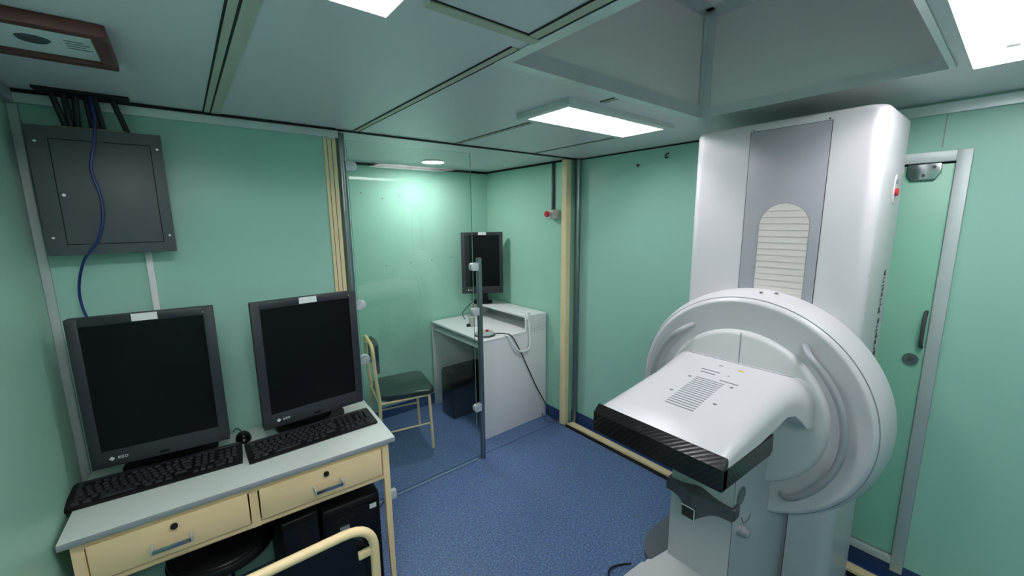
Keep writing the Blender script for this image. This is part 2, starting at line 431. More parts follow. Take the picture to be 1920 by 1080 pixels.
# ------------------------------------------------------------------ lamps
def troffer(i, label, lip=.02, depth=.075, frame=True, group=None):
    a0, a1, b0, b1 = LAMPS[i]
    t = thing('ceiling_lamp', label, 'ceiling lamp', ((a0+a1)/2, (b0+b1)/2, HC))
    o = .035
    bm = nb()
    for (p, q, r_, s) in ((a0-o, a1+o, b0-o, b0), (a0-o, a1+o, b1, b1+o), (a0-o, a0, b0, b1), (a1, a1+o, b0, b1)):
        box(bm, p, q, r_, s, HC-(lip if frame else .004), HC-.0005)
    if frame: obj('frame', bm, 'troffer', t, smooth=False)
    else: bm.free()
    bm = nb(); z1 = HC+depth
    box(bm, a0, a1, b0, b1, z1, z1+.003)
    k = .0015
    box(bm, a0, a0+k, b0, b1, HC-.001, z1); box(bm, a1-k, a1, b0, b1, HC-.001, z1); box(bm, a0, a1, b0, b0+k, HC-.001, z1); box(bm, a0, a1, b1-k, b1, HC-.001, z1)
    obj('reflector', bm, 'pan', t, smooth=False)
    wdt = b1-b0
    for f in (.27, .73):
        y = b0+wdt*f
        tb = obj('tube', cyl(nb(), (a0+.06, y, z1-.032), (a1-.075, y, z1-.032), .0135, 14), 'tube', t)
        for xx in (a0+.035, a1-.08):
            obj('lamp_holder', B(xx, xx+.03, y-.014, y+.014, z1-.046, z1-.001, bev=.003), 'paper', t)
    obj('ballast', B(a0+.12, a1-.12, b0+wdt*.44, b0+wdt*.56, z1-.03, z1-.0005, bev=.003), 'pan', t)
    return t
troffer(0, 'open fluorescent ceiling lamp at the top edge, above the two computer screens', frame=False)
troffer(1, 'framed fluorescent ceiling lamp between the niche and the roof recess', lip=.022)
troffer(2, 'open fluorescent ceiling lamp at the top right, in front of the door', frame=False)
troffer(3, 'open fluorescent ceiling lamp behind the viewpoint over the left wall', frame=False)
t = thing('ceiling_spotlight', 'small round white light in the ceiling of the glass niche', 'ceiling lamp', (1.567, 2.907, HC))
obj('rim', lathe(nb(), [(.0, HC-.0005), (.092, HC-.0005), (.092, HC-.006), (.085, HC-.012), (.078, HC-.008), (.0, HC-.004)], (1.567, 2.907), 'z', 40), 'pan', t)
obj('diffuser', lathe(nb(), [(.0, HC-.0055), (.077, HC-.0085), (.074, HC-.0095), (.05, HC-.0105), (0, HC-.011)], (1.567, 2.907), 'z', 40), 'led', t)

# ------------------------------------------------------------------ glass screen
t = thing('glass_screen', 'clear glass screen panel clamped between tall steel pole and short post', 'glass partition', (1.09, YG, 0))
gb = B(.712, 1.474, YG-.004, YG+.004, .012, 2.115)
for f in gb.faces:
    if abs(f.normal.y) < .5: f.material_index = 1
obj('glass_pane', gb, ['glass', 'glass_edge'], t, smooth=False)
t = thing('support_pole', 'tall steel pole from floor to ceiling at the left of the glass', 'pole', (.683, YG, 0))
obj('pole', lathe(nb(), [(.022, .003), (.022, HC-.007)], (.683, YG), 'z', 28), 'pole', t)
for z in (1.985, 1.245, .93, .35):
    cb = nb(); 
    prism(cb, rrect(.70, .756, z-.026, z+.026, .024, 6, (1, 0, 0, 1)), YG-.016, YG-.0042, 'y', bev=.002)
    prism(cb, rrect(.70, .756, z-.026, z+.026, .024, 6, (1, 0, 0, 1)), YG+.0042, YG+.016, 'y', bev=.002)
    obj('glass_clamp', cb, 'alu', t)
t = thing('support_post', 'short steel post on the floor holding the right edge of the glass', 'post', (1.522, YG, 0))
obj('pole', lathe(nb(), [(.0, .002), (.019, .002), (.019, 1.448), (.016, 1.452), (0, 1.452)], (1.522, YG), 'z', 28), 'pole', t)
for z in (1.395, 1.09, .40):
    cb = nb()
    prism(cb, rrect(1.452, 1.51, z-.026, z+.026, .02, 6, (0, 1, 1, 0)), YG-.016, YG-.0042, 'y', bev=.002)
    prism(cb, rrect(1.452, 1.51, z-.026, z+.026, .02, 6, (0, 1, 1, 0)), YG+.0042, YG+.016, 'y', bev=.002)
    obj('glass_clamp', cb, 'alu', t)

# ------------------------------------------------------------------ left desk
def bxl(*a, **k): return B(*a, **k)
desk = thing('office_desk', 'cream steel desk with white top and two drawers along the left', 'desk', (.12, 1.672, 0), R(-2.9))
L = dict(world=False)
W2 = .522; D = .475
tb = bxl(-W2, W2, 0, D, .727, .750, bev=.003)
for f in tb.faces:
    if abs(f.normal.z) < .5: f.material_index = 1
obj('desktop', tb, ['laminate', 'edge'], desk, world=False)
fr = nb(); box(fr, -.495, .49, .02, .024, .70, .727); box(fr, -.495, .49, .02, .045, .556, .574)
box(fr, -.035, -.008, .018, .045, .556, .727); box(fr, .465, .492, .018, .045, .556, .727); box(fr, -.497, -.47, .018, .045, .556, .727)
box(fr, -.497, .492, .02, .40, .556, .560); box(fr, .488, .492, .02, .45, .556, .727); box(fr, -.497, -.493, .02, .45, .556, .727); box(fr, -.497, .492, .446, .45, .556, .727)
obj('drawer_housing', fr, 'cream', desk, world=False, smooth=False)
for (lx0, lx1, ly0, ly1) in ((.468, .494, .016, .042), (-.499, -.473, .016, .042), (.468, .494, .43, .456), (-.499, -.473, .43, .456)):
    lg = nb(); s = [[(lx0, ly0), (lx1, ly0), (lx1, ly1), (lx0, ly1)]]
    k = .006 if lx0 > 0 else 0
    loft(lg, [[(lx0+k, ly0, 0), (lx1, ly0, 0), (lx1, ly1, 0), (lx0+k, ly1, 0)], [(lx0, ly0, .30), (lx1, ly0, .30), (lx1, ly1, .30), (lx0, ly1, .30)], [(lx0, ly0, .727), (lx1, ly0, .727), (lx1, ly1, .727), (lx0, ly1, .727)]])
    obj('leg', lg, 'cream', desk, world=False, smooth=False)
for k, (dx0, dx1, lo, hx) in enumerate(((-.466, -.040, -.253, -.262), (-.003, .460, .232, .236))):
    dr = obj('drawer', bxl(dx0, dx1, .012, .34, .580, .708, bev=.003), 'cream', desk, world=False)
    g = nb(); box(g, dx0-.004, dx0-.001, .0165, .0185, .574, .712); box(g, dx1+.001, dx1+.004, .0165, .0185, .574, .712)
    hb = nb(); box(hb, hx-.052, hx+.052, -.026, -.020, .623, .638, bev=.0015)
    hd = obj('handle', hb, 'chrome', dr, world=False)
    for sx in (-1, 1):
        obj('handle_post', bxl(hx+sx*.052-.004, hx+sx*.052+.004, -.026, .012, .622, .644, bev=.002), 'alu_dull', dr, world=False)
    lb = nb(); cyl(lb, (lo, .006, .680), (lo, .0125, .680), .0105, 20); obj('lock', lb, 'dark', dr, world=False)
    g.free()

# ------------------------------------------------------------------ monitors
def monitor(label, loc, rz, bw, bh, zb, bz=.032, chin=.062, base_z=None, stand=True, tilt=0, bwid=.15):
    """local: screen faces -Y, width X. loc z = support surface; zb = bottom of the panel above it"""
    t = thing('monitor', label, 'monitor', loc, rz)
    tl = math.tan(tilt)
    def sh(bm):
        for v in bm.verts: v.co.y += (v.co.z-zb)*tl
        return bm
    body = nb(); box(body, -bw/2, bw/2, 0, .035, zb, zb+bh, bev=.004)
    fr = nb()
    # bezel frame proud by 6 mm
    top = .03
    box(fr, -bw/2, -bw/2+bz, -.008, .001, zb, zb+bh, bev=.002); box(fr, bw/2-bz, bw/2, -.008, .001, zb, zb+bh, bev=.002)
    box(fr, -bw/2+bz-.002, bw/2-bz+.002, -.008, .001, zb+bh-top, zb+bh, bev=.002); box(fr, -bw/2+bz-.002, bw/2-bz+.002, -.008, .001, zb, zb+chin, bev=.002)
    hsg = obj('housing', sh(body), 'bezel', t, world=False)
    bk = nb(); loft(bk, [[(-bw*.42, .034, zb+.04), (bw*.42, .034, zb+.04), (bw*.42, .034, zb+bh-.05), (-bw*.42, .034, zb+bh-.05)],
                        [(-bw*.3, .075, zb+.10), (bw*.3, .075, zb+.10), (bw*.3, .075, zb+bh-.12), (-bw*.3, .075, zb+bh-.12)]])
    obj('back_cover', sh(bk), 'black', hsg, world=False)
    bz_o = obj('bezel', sh(fr), 'bezel', t, world=False)
    obj('screen', sh(B(-bw/2+bz-.001, bw/2-bz+.001, -.003, .0005, zb+chin-.001, zb+bh-top+.001)), 'screen', t, world=False, smooth=False)
    obj('paper_label', sh(B(-.032, .040, -.0095, -.0082, zb+bh-.026, zb+bh+.001)), 'paper', bz_o, world=False, smooth=False)
    lg = nb(); cx, cz = -bw/2+bz+.025, zb+chin*.5
    for q, (dx, dz) in enumerate(((-.0045, 0), (0, .0045), (.0045, 0), (0, -.0045))):
        s = .0038; prism(lg, [(cx+dx-s, cz+dz), (cx+dx, cz+dz-s), (cx+dx+s, cz+dz), (cx+dx, cz+dz+s)], -.0093, -.0081, 'y')
    obj('logo', sh(lg), 'paper', bz_o, world=False, smooth=False)
    tx = text('lettering', 'EIZO', .013, basis((cx+.03, -.0086, cz), (1, 0, 0), (0, 0, 1)), 'paper', bz_o, world=False)
    for v in tx.data.vertices: v.co.y += (v.co.z-zb)*tl
    obj('power_button', sh(B(-.014, .014, -.0095, -.0081, zb+.012, zb+.019, bev=.001)), 'blackg', bz_o, world=False)
    dn = nb(); prism(dn, [(bw/2-.036, zb+bh-.02), (bw/2-.026, zb+bh-.02), (bw/2-.031, zb+bh-.012)], -.0092, -.0081, 'y')
    obj('sensor_mark', sh(dn), 'marks', bz_o, world=False)
    st = nb(); box(st, -.05, .05, .055+.2*tl, .085+.2*tl, .012, zb+bh*.55, bev=.006)
    obj('stand', st, 'black', t, world=False)
    bs = nb(); prism(bs, rrect(-bwid, bwid, .045, .185, .045, 8), .0, .016, 'z', bev=.004)
    prism(bs, rrect(-bwid*.6, bwid*.6, .06, .14, .03, 6), .016, .05, 'z', bev=.006)
    obj('base', bs, 'black', t, world=False)
    return t
monitor('left dark monitor on the cream desk, nearest the left wall', (-.142, 1.965, .7502), R(-7), .408, .555, .077)
monitor('right dark monitor on the cream desk, nearest the glass', (.395, 1.945, .7502), R(3.5), .428, .555, .070)

# keyboards
def keyboard(label, loc, rz, wd, parent_proto=None):
    t = thing('keyboard', label, 'keyboard', loc, rz)
    d = .145
    b = nb(); prism(b, [(-d/2, 0), (d/2, 0), (d/2, .026), (d/2-.02, .028), (-d/2+.01, .012), (-d/2, .010)], -wd/2, wd/2, 'x', bev=.002)
    obj('case', b, 'black', t, world=False)
    obj('top_strip', B(-wd/2+.01, wd/2-.01, d/2-.022, d/2-.003, .026, .0295, bev=.001), 'edge' if 0 else 'bezel', t, world=False)
    kb = nb(); s = .0078; h = .008
    loft(kb, [[(-s, -s, 0), (s, -s, 0), (s, s, 0), (-s, s, 0)], [(-s*.75, -s*.75, h), (s*.75, -s*.75, h), (s*.75, s*.8, h), (-s*.75, s*.8, h)]])
    k0 = obj('key', kb, 'key', t, world=False, smooth=False); me = k0.data
    pitch_ = (wd-.03)/21.6; first = True
    for row in range(6):
        y = -d/2+.018+row*.0185; z = .011+(y+d/2-.01)*.155
        if row == 0: cols = [(0, 1.3), (1.3, 1.3), (2.6, 6), (8.6, 1.3), (9.9, 1.3), (11.2, 1.3), (15, 1), (16, 1), (17, 1), (18, 2), (20, 1)]
        elif row == 5: cols = [(0, 1)] + [(2+k+(k//4)*.5, 1) for k in range(12)]+[(15.2+k, 1) for k in range(3)]
        elif row == 1: cols = [(0, 2.2)]+[(2.2+k, 1) for k in range(10)]+[(12.2, 2.3), (16, 1), (18, 1), (19, 1), (20, 1)]
        else: cols = [(0, 1+.3*(4-row))]+[(1+.3*(4-row)+k, 1) for k in range(12)]+[(13+.3*(4-row), 2-.3*(4-row)), (15.2, 1), (16.2, 1), (17.2, 1), (18.6, 1), (19.6, 1), (20.6, 1)]
        for c, wk in cols:
            o = k0 if first else k0.copy()
            if not first: C.objects.link(o)
            first = False
            o.parent = t
            o.location = (-wd/2+.015+(c+wk/2)*pitch_, y, z); o.scale = (wk*pitch_/.021 if wk > 1 else pitch_/.021, 1, 1)
    return t
keyboard('left black keyboard on the cream desk, under the left monitor', (-.157, 1.937, .7504), R(-5), .505)
keyboard('right black keyboard on the cream desk, under the right monitor', (.366, 1.886, .7504), R(.5), .52)
# mouse
t = thing('computer_mouse', 'small black computer mouse between the two monitors on the cream desk', 'mouse', (.112, 2.06, .7502))
ms = nb(); bmesh.ops.create_uvsphere(ms, u_segments=24, v_segments=14, radius=1)
for v in ms.verts: v.co = Vector((v.co.x*.031, v.co.y*.05, max(0, v.co.z)*.034+.0))
obj('shell', ms, 'blackg', t, world=False)
wb = nb(); cyl(wb, (-.004, -.03, .026), (.004, -.03, .026), .007, 14); obj('scroll_wheel', wb, 'bezel', t, world=False)
obj('cord', tube(nb(), smooth_path([(0, .048, .012), (-.008, .07, .02), (-.02, .085, .02), (-.03, .1, .004)]), .002, 8), 'blackcable', t, world=False)

# ------------------------------------------------------------------ chairs
def chair(label, loc, rz, vm, top=.875, cr=.085, fw=.20):
    t = thing('chair', label, 'chair', loc, rz); r = .0125; w_ = .19
    def o_(n, bm, m, p=t): return obj(n, bm, m, p, world=False)
    hoop = round_path([(-w_, -.185, .44), (-w_, -.205, .66), (-w_, -.21, top), (w_, -.21, top), (w_, -.205, .66), (w_, -.185, .44)], cr, 8)
    bf = o_('back_frame', tube(nb(), hoop, r, 16), 'cream')
    for s in (-1, 1):
        o_('leg', tube(nb(), [(s*w_, -.185, .44), (s*(w_+.005), -.20, .004)], r, 14), 'cream')
        o_('leg', tube(nb(), round_path([(s*(w_-.0), .165, .432), (s*(w_+.004), .18, .004)], .02), .011, 14), 'cream')
        o_('stretcher', tube(nb(), [(s*(w_+.003), -.19, .21), (s*(w_+.003), .172, .21)], .0065, 10), 'cream')
        cl = nb(); box(cl, min(s*w_, s*(w_-.045)), max(s*w_, s*(w_-.045)), -.212, -.2, .778, .80, bev=.002); o_('bracket', cl, 'cream', t)
    sf = tube(nb(), round_path([(-w_, -.185, .433), (-w_, .175, .433), (w_, .175, .433), (w_, -.185, .433), (-w_, -.185, .433)], .03), .010, 12)
    o_('seat_frame', sf, 'cream')
    st = nb(); prism(st, [(p[0]*(fw/.195 if p[1] > 0 else 1), p[1]) for p in rrect(-w_-.005, w_+.005, -.175, .205, .045, 8)], .444, .484, 'z', bev=.014)
    o_('seat', st, vm)
    bp = nb()
    N = 10; secs = []
    for i in range(N+1):
        x = -.165+.33*i/N; yb = -.192+.02*(1-(2*i/N-1)**2)
        zz0, zz1 = .64, .843
        if i in (0, N): zz0, zz1 = .665, .815
        secs.append([(x, yb, zz0), (x, yb, zz1), (x, yb+.012, zz1+.004), (x, yb+.024, zz1-.004), (x, yb+.024, zz0+.004), (x, yb+.012, zz0-.004)])
    loft(bp, secs); o_('backrest', bp, vm)
    return t
chair('cream tubular chair with black backrest, drawn up to the cream desk in front', (.135, 1.245, 0), 0, 'vinylb')
chair('cream tubular chair with dark green seat behind the glass', (1.165, 2.82, 0), R(-101), 'vinyl', top=.855, cr=.15, fw=.22)

# ------------------------------------------------------------------ things under the cream desk
t = thing('computer_tower', 'large black computer tower under the right end of the cream desk', 'computer', (.46, 1.93, 0), R(-3))
ct = obj('case', B(-.12, .125, -.22, .19, .0, .48, bev=.012, seg=3), 'black', t, world=False)
obj('front_panel', B(-.11, .105, -.229, -.2195, .02, .45, bev=.004), 'blackg', t, world=False)
obj('sticker', B(.075, .105, -.2312, -.2292, .418, .440), 'paper', t, world=False, smooth=False)
obj('sticker', B(-.055, -.015, -.2312, -.2292, .360, .385), 'marks', t, world=False, smooth=False)
obj('drive_bay', B(-.09, .02, -.2312, -.2292, .40, .43, bev=.0008), 'black', t, world=False)
t = thing('computer_tower', 'black computer tower under the middle of the cream desk, beside the round stool', 'computer', (.250, 1.92, 0), 0)
obj('case', B(-.072, .068, -.20, .20, .0, .50, bev=.01, seg=3), 'black', t, world=False)
obj('front_panel', B(-.068, .064, -.208, -.1995, .02, .48, bev=.003), 'blackg', t, world=False)
t = thing('stool', 'round glossy black stool pushed under the cream desk', 'stool', (-.01, 1.87, 0))
c2 = (-.01, 1.87)
st_ = obj('seat', lathe(nb(), [(0, .40), (.165, .40), (.176, .412), (.178, .43), (.172, .443), (.16, .452), (.10, .462), (0, .466)], c2, 'z', 48), 'vinylb', t)
def ring_pts(c, r, z, n=48): return [(c[0]+r*math.cos(2*PI*k/n), c[1]+r*math.sin(2*PI*k/n), z) for k in range(n+1)]
obj('piping', tube(nb(), ring_pts(c2, .172, .446), .004, 8, cap=False), 'blackg', st_)
obj('piping', tube(nb(), ring_pts(c2, .178, .414), .004, 8, cap=False), 'blackg', st_)
obj('column', lathe(nb(), [(0, .04), (.024, .04), (.024, .40), (0, .40)], c2, 'z', 20), 'chrome', t)
bs = nb()
for k in range(5):
    a_ = 2*PI*k/5+.3; tube(bs, [(c2[0], c2[1], .06), (c2[0]+.19*math.cos(a_), c2[1]+.19*math.sin(a_), .015)], [.02, .014], 10)
obj('base', bs, 'black', t)

# ------------------------------------------------------------------ electrical box + conduits
t = thing('electrical_box', 'dark grey electrical box mounted high on the left of the green wall', 'electrical box', (-.195, YA, 1.60))
fy = 2.085
obj('housing', B(-.355, -.03, fy+.01, YA-.0008, 1.60, 2.02, bev=.003), 'boxgrey', t)
cv = obj('cover', B(-.365, -.022, fy, fy+.012, 1.593, 2.028, bev=.002), 'boxgrey', t)
dr = obj('door', B(-.313, -.058, fy-.004, fy+.001, 1.632, 1.985, bev=.0015), 'boxgrey', t)
obj('door_gap', B(-.3155, -.0555, fy-.0006, fy+.0005, 1.6295, 1.9875), 'dark', cv, smooth=False)
bm = nb(); cyl(bm, (-.300, fy-.008, 1.80), (-.300, fy-.004, 1.80), .005, 12); obj('latch', bm, 'alu', dr)
for q in ((-.345, 1.655), (-.037, 1.655), (-.345, 1.975), (-.037, 1.975)):
    bm = nb(); cyl(bm, (q[0], fy-.003, q[1]), (q[0], fy+.001, q[1]), .004, 10); obj('screw', bm, 'alu', cv)
obj('top_lip', B(-.30, -.12, fy+.02, fy+.03, 2.0275, 2.034), 'tan', t)
bm = nb(); box(bm, -.33, -.095, 2.075, 2.155, HC-.008, HC-.0005); trim(bm, 'dark')
for k, (xa, xb) in enumerate(((-.292, -.268), (-.262, -.258), (-.235, -.243), (-.142, -.112))):
    o = obj('cable_conduit', tube(nb(), [(xa, 2.115, HC-.009), (xb, 2.125, 2.022)], .009, 12), 'conduit')
    tag(o, 'dark conduit running from the ceiling slot into the top of the grey electrical box', 'conduit', 'conduits above the electrical box')
for k, (xa, xb) in enumerate(((-.200, -.192), (-.188, -.176), (-.210, -.205))):
    o = obj('cable_conduit', tube(nb(), [(xa, 2.112+.004*k, HC-.009), (xb, 2.125, 2.022)], .008, 12), 'conduit')
    tag(o, 'dark conduit running from the ceiling slot into the top of the grey electrical box', 'conduit', 'conduits above the electrical box')
cb = smooth_path([(-.196, 2.095, HC-.01), (-.192, 2.07, 2.06), (-.203, 2.068, 1.98), (-.222, 2.068, 1.89), (-.210, 2.068, 1.80), (-.214, 2.068, 1.72), (-.236, 2.07, 1.645), (-.285, 2.10, 1.57), (-.315, 2.14, 1.47), (-.315, 2.15, 1.38), (-.29, 2.14, 1.29), (-.27, 2.13, 1.15)], 8)
tag(obj('network_cable', tube(nb(), cb, .0042, 10), 'bluecable'), 'thin blue cable hanging over the front of the grey electrical box', 'cable')
bm = B(-.124, -.103, YA-.014, YA-.0005, .78, 1.5995, bev=.002)
tag(obj('cable_trunking', bm, 'panelwhite'), 'white vertical cable trunking on the wall below the grey electrical box', 'trunking')
# framed panel on ceiling
t = thing('framed_panel', 'reddish brown framed white panel fixed to the ceiling at top left', 'panel', (-.23, 1.50, HC))
bm = nb(); fx0, fx1, fy0, fy1 = -.385, -.085, 1.375, 1.65; fz = HC-.028; o = .03
box(bm, fx0, fx1, fy0, fy0+o, fz, HC-.0005, bev=.003); box(bm, fx0, fx1, fy1-o, fy1, fz, HC-.0005, bev=.003)
box(bm, fx0, fx0+o, fy0+o, fy1-o, fz, HC-.0005, bev=.003); box(bm, fx1-o, fx1, fy0+o, fy1-o, fz, HC-.0005, bev=.003)
obj('frame', bm, 'wood', t)
obj('panel', B(fx0+.02, fx1-.02, fy0+.02, fy1-.02, HC-.016, HC-.001), 'paper', t, smooth=False)
bm = lathe(nb(), [(0, HC-.022), (.018, HC-.021), (.022, HC-.0162), (0, HC-.0162)], (0, 0), 'z', 28)
for v in bm.verts: v.co.x = v.co.x*1.35-.222; v.co.y = v.co.y*1.2+1.515
obj('oval_badge', bm, 'dotdark', t)
bm = nb()
for k in range(4): box(bm, -.168, -.135+.01*(k % 2), 1.485+.018*k, 1.491+.018*k, HC-.0168, HC-.016)
obj('print', bm, 'marks', t, smooth=False)
# wall hooks on right wall
tag(obj('wall_plug', cyl(nb(), (XR-.008, 1.667, 2.05), (XR, 1.667, 2.05), .008, 12), 'dotdark'), 'dark screw plug in the green wall left of the white machine', 'wall plug')
tag(obj('wall_hook', tube(nb(), smooth_path([(XR, 1.455, 2.076), (XR-.02, 1.457, 2.075), (XR-.026, 1.45, 2.09), (XR-.014, 1.44, 2.10)]), .005, 8), 'dotdark'), 'small bent metal hook high on the green wall beside the white machine', 'hook')

# ------------------------------------------------------------------ niche: desk, monitor etc
nx0, nx1, ny0, ny1, nz = 1.67, 2.325, 2.44, 3.262, .80
t = thing('computer_desk', 'white computer desk with raised shelf in the niche behind the glass', 'desk', (2.0, 2.85, 0))
obj('desktop', B(nx0, nx1, ny0, ny1, nz-.018, nz, bev=.002), 'panelwhite', t)
obj('side_panel', B(nx0+.005, nx1, ny0+.001, ny0+.018, 0, nz-.018, bev=.001), 'panelwhite', t)
obj('side_panel', B(nx0+.005, nx1, ny1-.018, ny1, 0, nz-.018, bev=.001), 'panelwhite', t)
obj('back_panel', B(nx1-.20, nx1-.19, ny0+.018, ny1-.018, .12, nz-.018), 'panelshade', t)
obj('keyboard_tray', B(nx0+.008, nx0+.34, ny0+.03, ny1-.03, nz-.075, nz-.06, bev=.001), 'panelwhite', t)
sz = .925
obj('raised_shelf', B(nx1-.225, nx1, ny0+.0, ny1, sz-.016, sz, bev=.001), 'panelwhite', t)
obj('shelf_end', B(nx1-.225, nx1, ny0+.001, ny0+.017, nz, sz-.016, bev=.001), 'panelwhite', t)
obj('shelf_end', B(nx1-.225, nx1, ny1-.017, ny1, nz, sz-.016, bev=.001), 'panelwhite', t)
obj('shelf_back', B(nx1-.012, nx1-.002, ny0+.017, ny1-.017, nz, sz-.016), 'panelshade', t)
m3 = monitor('dark upright monitor on the raised shelf of the white niche desk', (2.10, 3.05, sz+.0002), R(-33), .375, .555, .112, bwid=.09)
m3.location = (2.095, 3.04, sz+.0002)
t = thing('computer_tower', 'black computer tower on the floor under the white niche desk', 'computer', (1.80, 2.98, 0))
obj('case', B(1.66, 2.02, 2.88, 3.07, 0.0, .42, bev=.008), 'black', t)
obj('front_panel', B(1.648, 1.6605, 2.885, 3.065, .02, .405, bev=.004), 'blackg', t)
# control paddle
t = thing('control_pad', 'round grey control pad with red button on the white niche desk', 'control pad', (1.78, 2.57, nz))
bm = lathe(nb(), [(0, nz+.0005), (.07, nz+.0005), (.078, nz+.008), (.078, nz+.018), (.07, nz+.026), (0, nz+.03)], (1.78, 2.57), 'z', 40)
obj('housing', bm, 'alu_dull', t)
obj('bumper', lathe(nb(), [(.0775, nz+.001), (.084, nz+.003), (.084, nz+.012), (.0775, nz+.014)], (1.78, 2.57), 'z', 40), 'darkgrey', t)
obj('red_button', lathe(nb(), [(0, nz+.027), (.013, nz+.027), (.013, nz+.038), (.010, nz+.042), (0, nz+.043)], (1.80, 2.565), 'z', 20), 'red', t)
cb = smooth_path([(1.85, 2.52, nz+.012), (1.90, 2.47, nz+.012), (1.94, 2.425, nz-.01), (2.02, 2.425, .66), (2.10, 2.425, .50), (2.2, 2.425, .30), (2.29, 2.42, .14), (2.31, 2.36, .03), (2.30, 2.28, .012)], 8)
tag(obj('hanging_cable', tube(nb(), cb, .0045, 8), 'blackcable'), 'black cord hanging down the side of the white niche desk to the floor', 'cable')
cb = smooth_path([(2.11, 2.428, .92), (2.112, 2.414, .86), (2.115, 2.408, .72), (2.10, 2.405, .665), (2.05, 2.405, .652), (1.99, 2.405, .67), (1.93, 2.41, .74), (1.90, 2.42, .80), (1.87, 2.48, .806)], 8)
t = thing('charging_cable', 'white cable looped down the side of the white niche desk', 'cable', (2.11, 2.428, .92))
obj('cable', tube(nb(), cb, .0075, 10), 'whitecable', t)
obj('plug', B(2.098, 2.124, 2.410, 2.438, .90, .965, bev=.004), 'whitecable', t)
# small cable behind
cb = smooth_path([(1.93, 3.10, .806), (1.92, 3.12, .86), (1.98, 3.10, .93), (2.05, 3.05, 1.0)], 6)
tag(obj('monitor_cable', tube(nb(), cb, .004, 8), 'blackcable'), 'black cable rising from the niche desk to the upright monitor', 'cable')
t = thing('wireless_device', 'small light grey device standing on the niche desk behind the short steel post', 'device', (1.86, 2.86, nz))
obj('body', B(1.835, 1.875, 2.845, 2.89, nz+.0005, nz+.085, bev=.006), 'bezelwhite', t)
obj('foot', lathe(nb(), [(0, nz+.0003), (.02, nz+.0003), (.018, nz+.02), (0, nz+.022)], (1.83, 2.88), 'z', 16), 'black', t)
# emergency stop on niche wall
t = thing('emergency_button', 'grey box with red push button on the niche wall beside the cream post', 'push button', (XN-.03, 2.345, 1.74))
obj('box', B(XN-.07, XN-.0005, 2.305, 2.385, 1.70, 1.775, bev=.006), 'bezelwhite', t)
bm = nb(); cyl(bm, (XN-.092, 2.345, 1.74), (XN-.07, 2.345, 1.74), .016, 20); obj('collar', bm, 'alu_dull', t)
bm = nb(); tube(bm, [(XN-.090, 2.345, 1.74), (XN-.096, 2.345, 1.74), (XN-.110, 2.345, 1.74), (XN-.117, 2.345, 1.74)], [.018, .023, .023, .017], 24); obj('button', bm, 'red', t)
bm = B(XN-.018, XN-.0005, 2.362, 2.382, 1.7755, HC-.017, bev=.002)
tag(obj('wall_conduit', bm, 'darkgrey'), 'dark vertical conduit running down to the red push button box', 'conduit')

# ------------------------------------------------------------------ mammography unit
cy, cz = .663, .93
u = thing('mammography_unit', 'large white mammography machine standing in front of the door', 'medical machine', (2.0, cy, 0))
# base foot
ft = nb(); prism(ft, rrect(1.60, 2.27, .31, 1.065, .20, 12), 0, .035, 'z', bev=.01)
obj('base_plate', ft, 'footgrey', u)
# column
ty0, ty1, tx0, tx1, tz = .325, .99, 1.88, 2.27, 2.078
col = nb(); secs = []
for z_, i_ in [(.035, 0)] + [(tz-.022+.022*math.sin(PI/2*k/6), .03*(1-math.cos(PI/2*k/6))) for k in range(7)]:
    q0, q1, r0, r1 = tx0+i_*.35, tx1-i_*.1, ty0+i_*.8, ty1-i_*.8; pl = []
    for (cx, cy_, a0, rr) in ((q1-.012, r1-.012, 0, .012), (q0+.045, r1-.045, 90, .045), (q0+.045, r0+.045, 180, .045), (q1-.012, r0+.012, 270, .012)):
        for k in range(9): pl.append((cx+rr*math.cos(R(a0+90*k/8)), cy_+rr*math.sin(R(a0+90*k/8)), z_))
    secs.append(pl)
loft(col, secs)
cl = obj('column', col, 'white', u)
pn = nb(); box(pn, tx0-.003, tx0+.002, .480, .752, .04, 2.045, bev=.0012); pnl = obj('front_panel', pn, 'lgrey', cl)
g = nb(); 
for yy in (.4785, .7535): box(g, tx0-.0008, tx0+.001, yy-.0012, yy+.0012, .04, tz-.03)
box(g, tx0-.0008, tx0+.001, .480, .752, 2.0445, 2.047)
obj('panel_seam', g, 'dotdark', cl, smooth=False)
g = nb()
for yy in (.488, .744): cyl(g, (tx0-.0035, yy, 2.052), (tx0, yy, 2.052), .003, 8)
obj('screw', g, 'dotdark', cl)
# arched window with slats
wy0, wy1, wz1 = .514, .692, 1.757; wr = (wy1-wy0)/2; arch = []
for k in range(17):
    a_ = PI*k/16; arch.append(((wy0+wy1)/2+wr*math.cos(a_), wz1-wr+wr*math.sin(a_)))
arch = arch + [(wy0, 1.35), (wy1, 1.35)]
wn = obj('shutter_window', prism(nb(), arch, tx0-.0045, tx0-.003, 'x'), 'slatw', pnl, smooth=False)
g = nb()
for k in range(15):
    z = 1.37+.0255*k; top_ = z-(wz1-wr)
    hw = wr if top_ < 0 else math.sqrt(max(0, wr**2-top_**2))
    if hw > .02: box(g, tx0-.0056, tx0-.0045, (wy0+wy1)/2-hw+.002, (wy0+wy1)/2+hw-.002, z-.0016, z)
obj('slat_edges', g, 'slatedge', wn, smooth=False)
rim = [(p[0], p[1]) for p in arch[:17]]
g = tube(nb(), [(tx0-.0042, wy1, 1.35)]+[(tx0-.0042, p[0], p[1]) for p in rim]+[(tx0-.0042, wy0, 1.35)], .0016, 6)
obj('window_rim', g, 'ringgrey', wn)
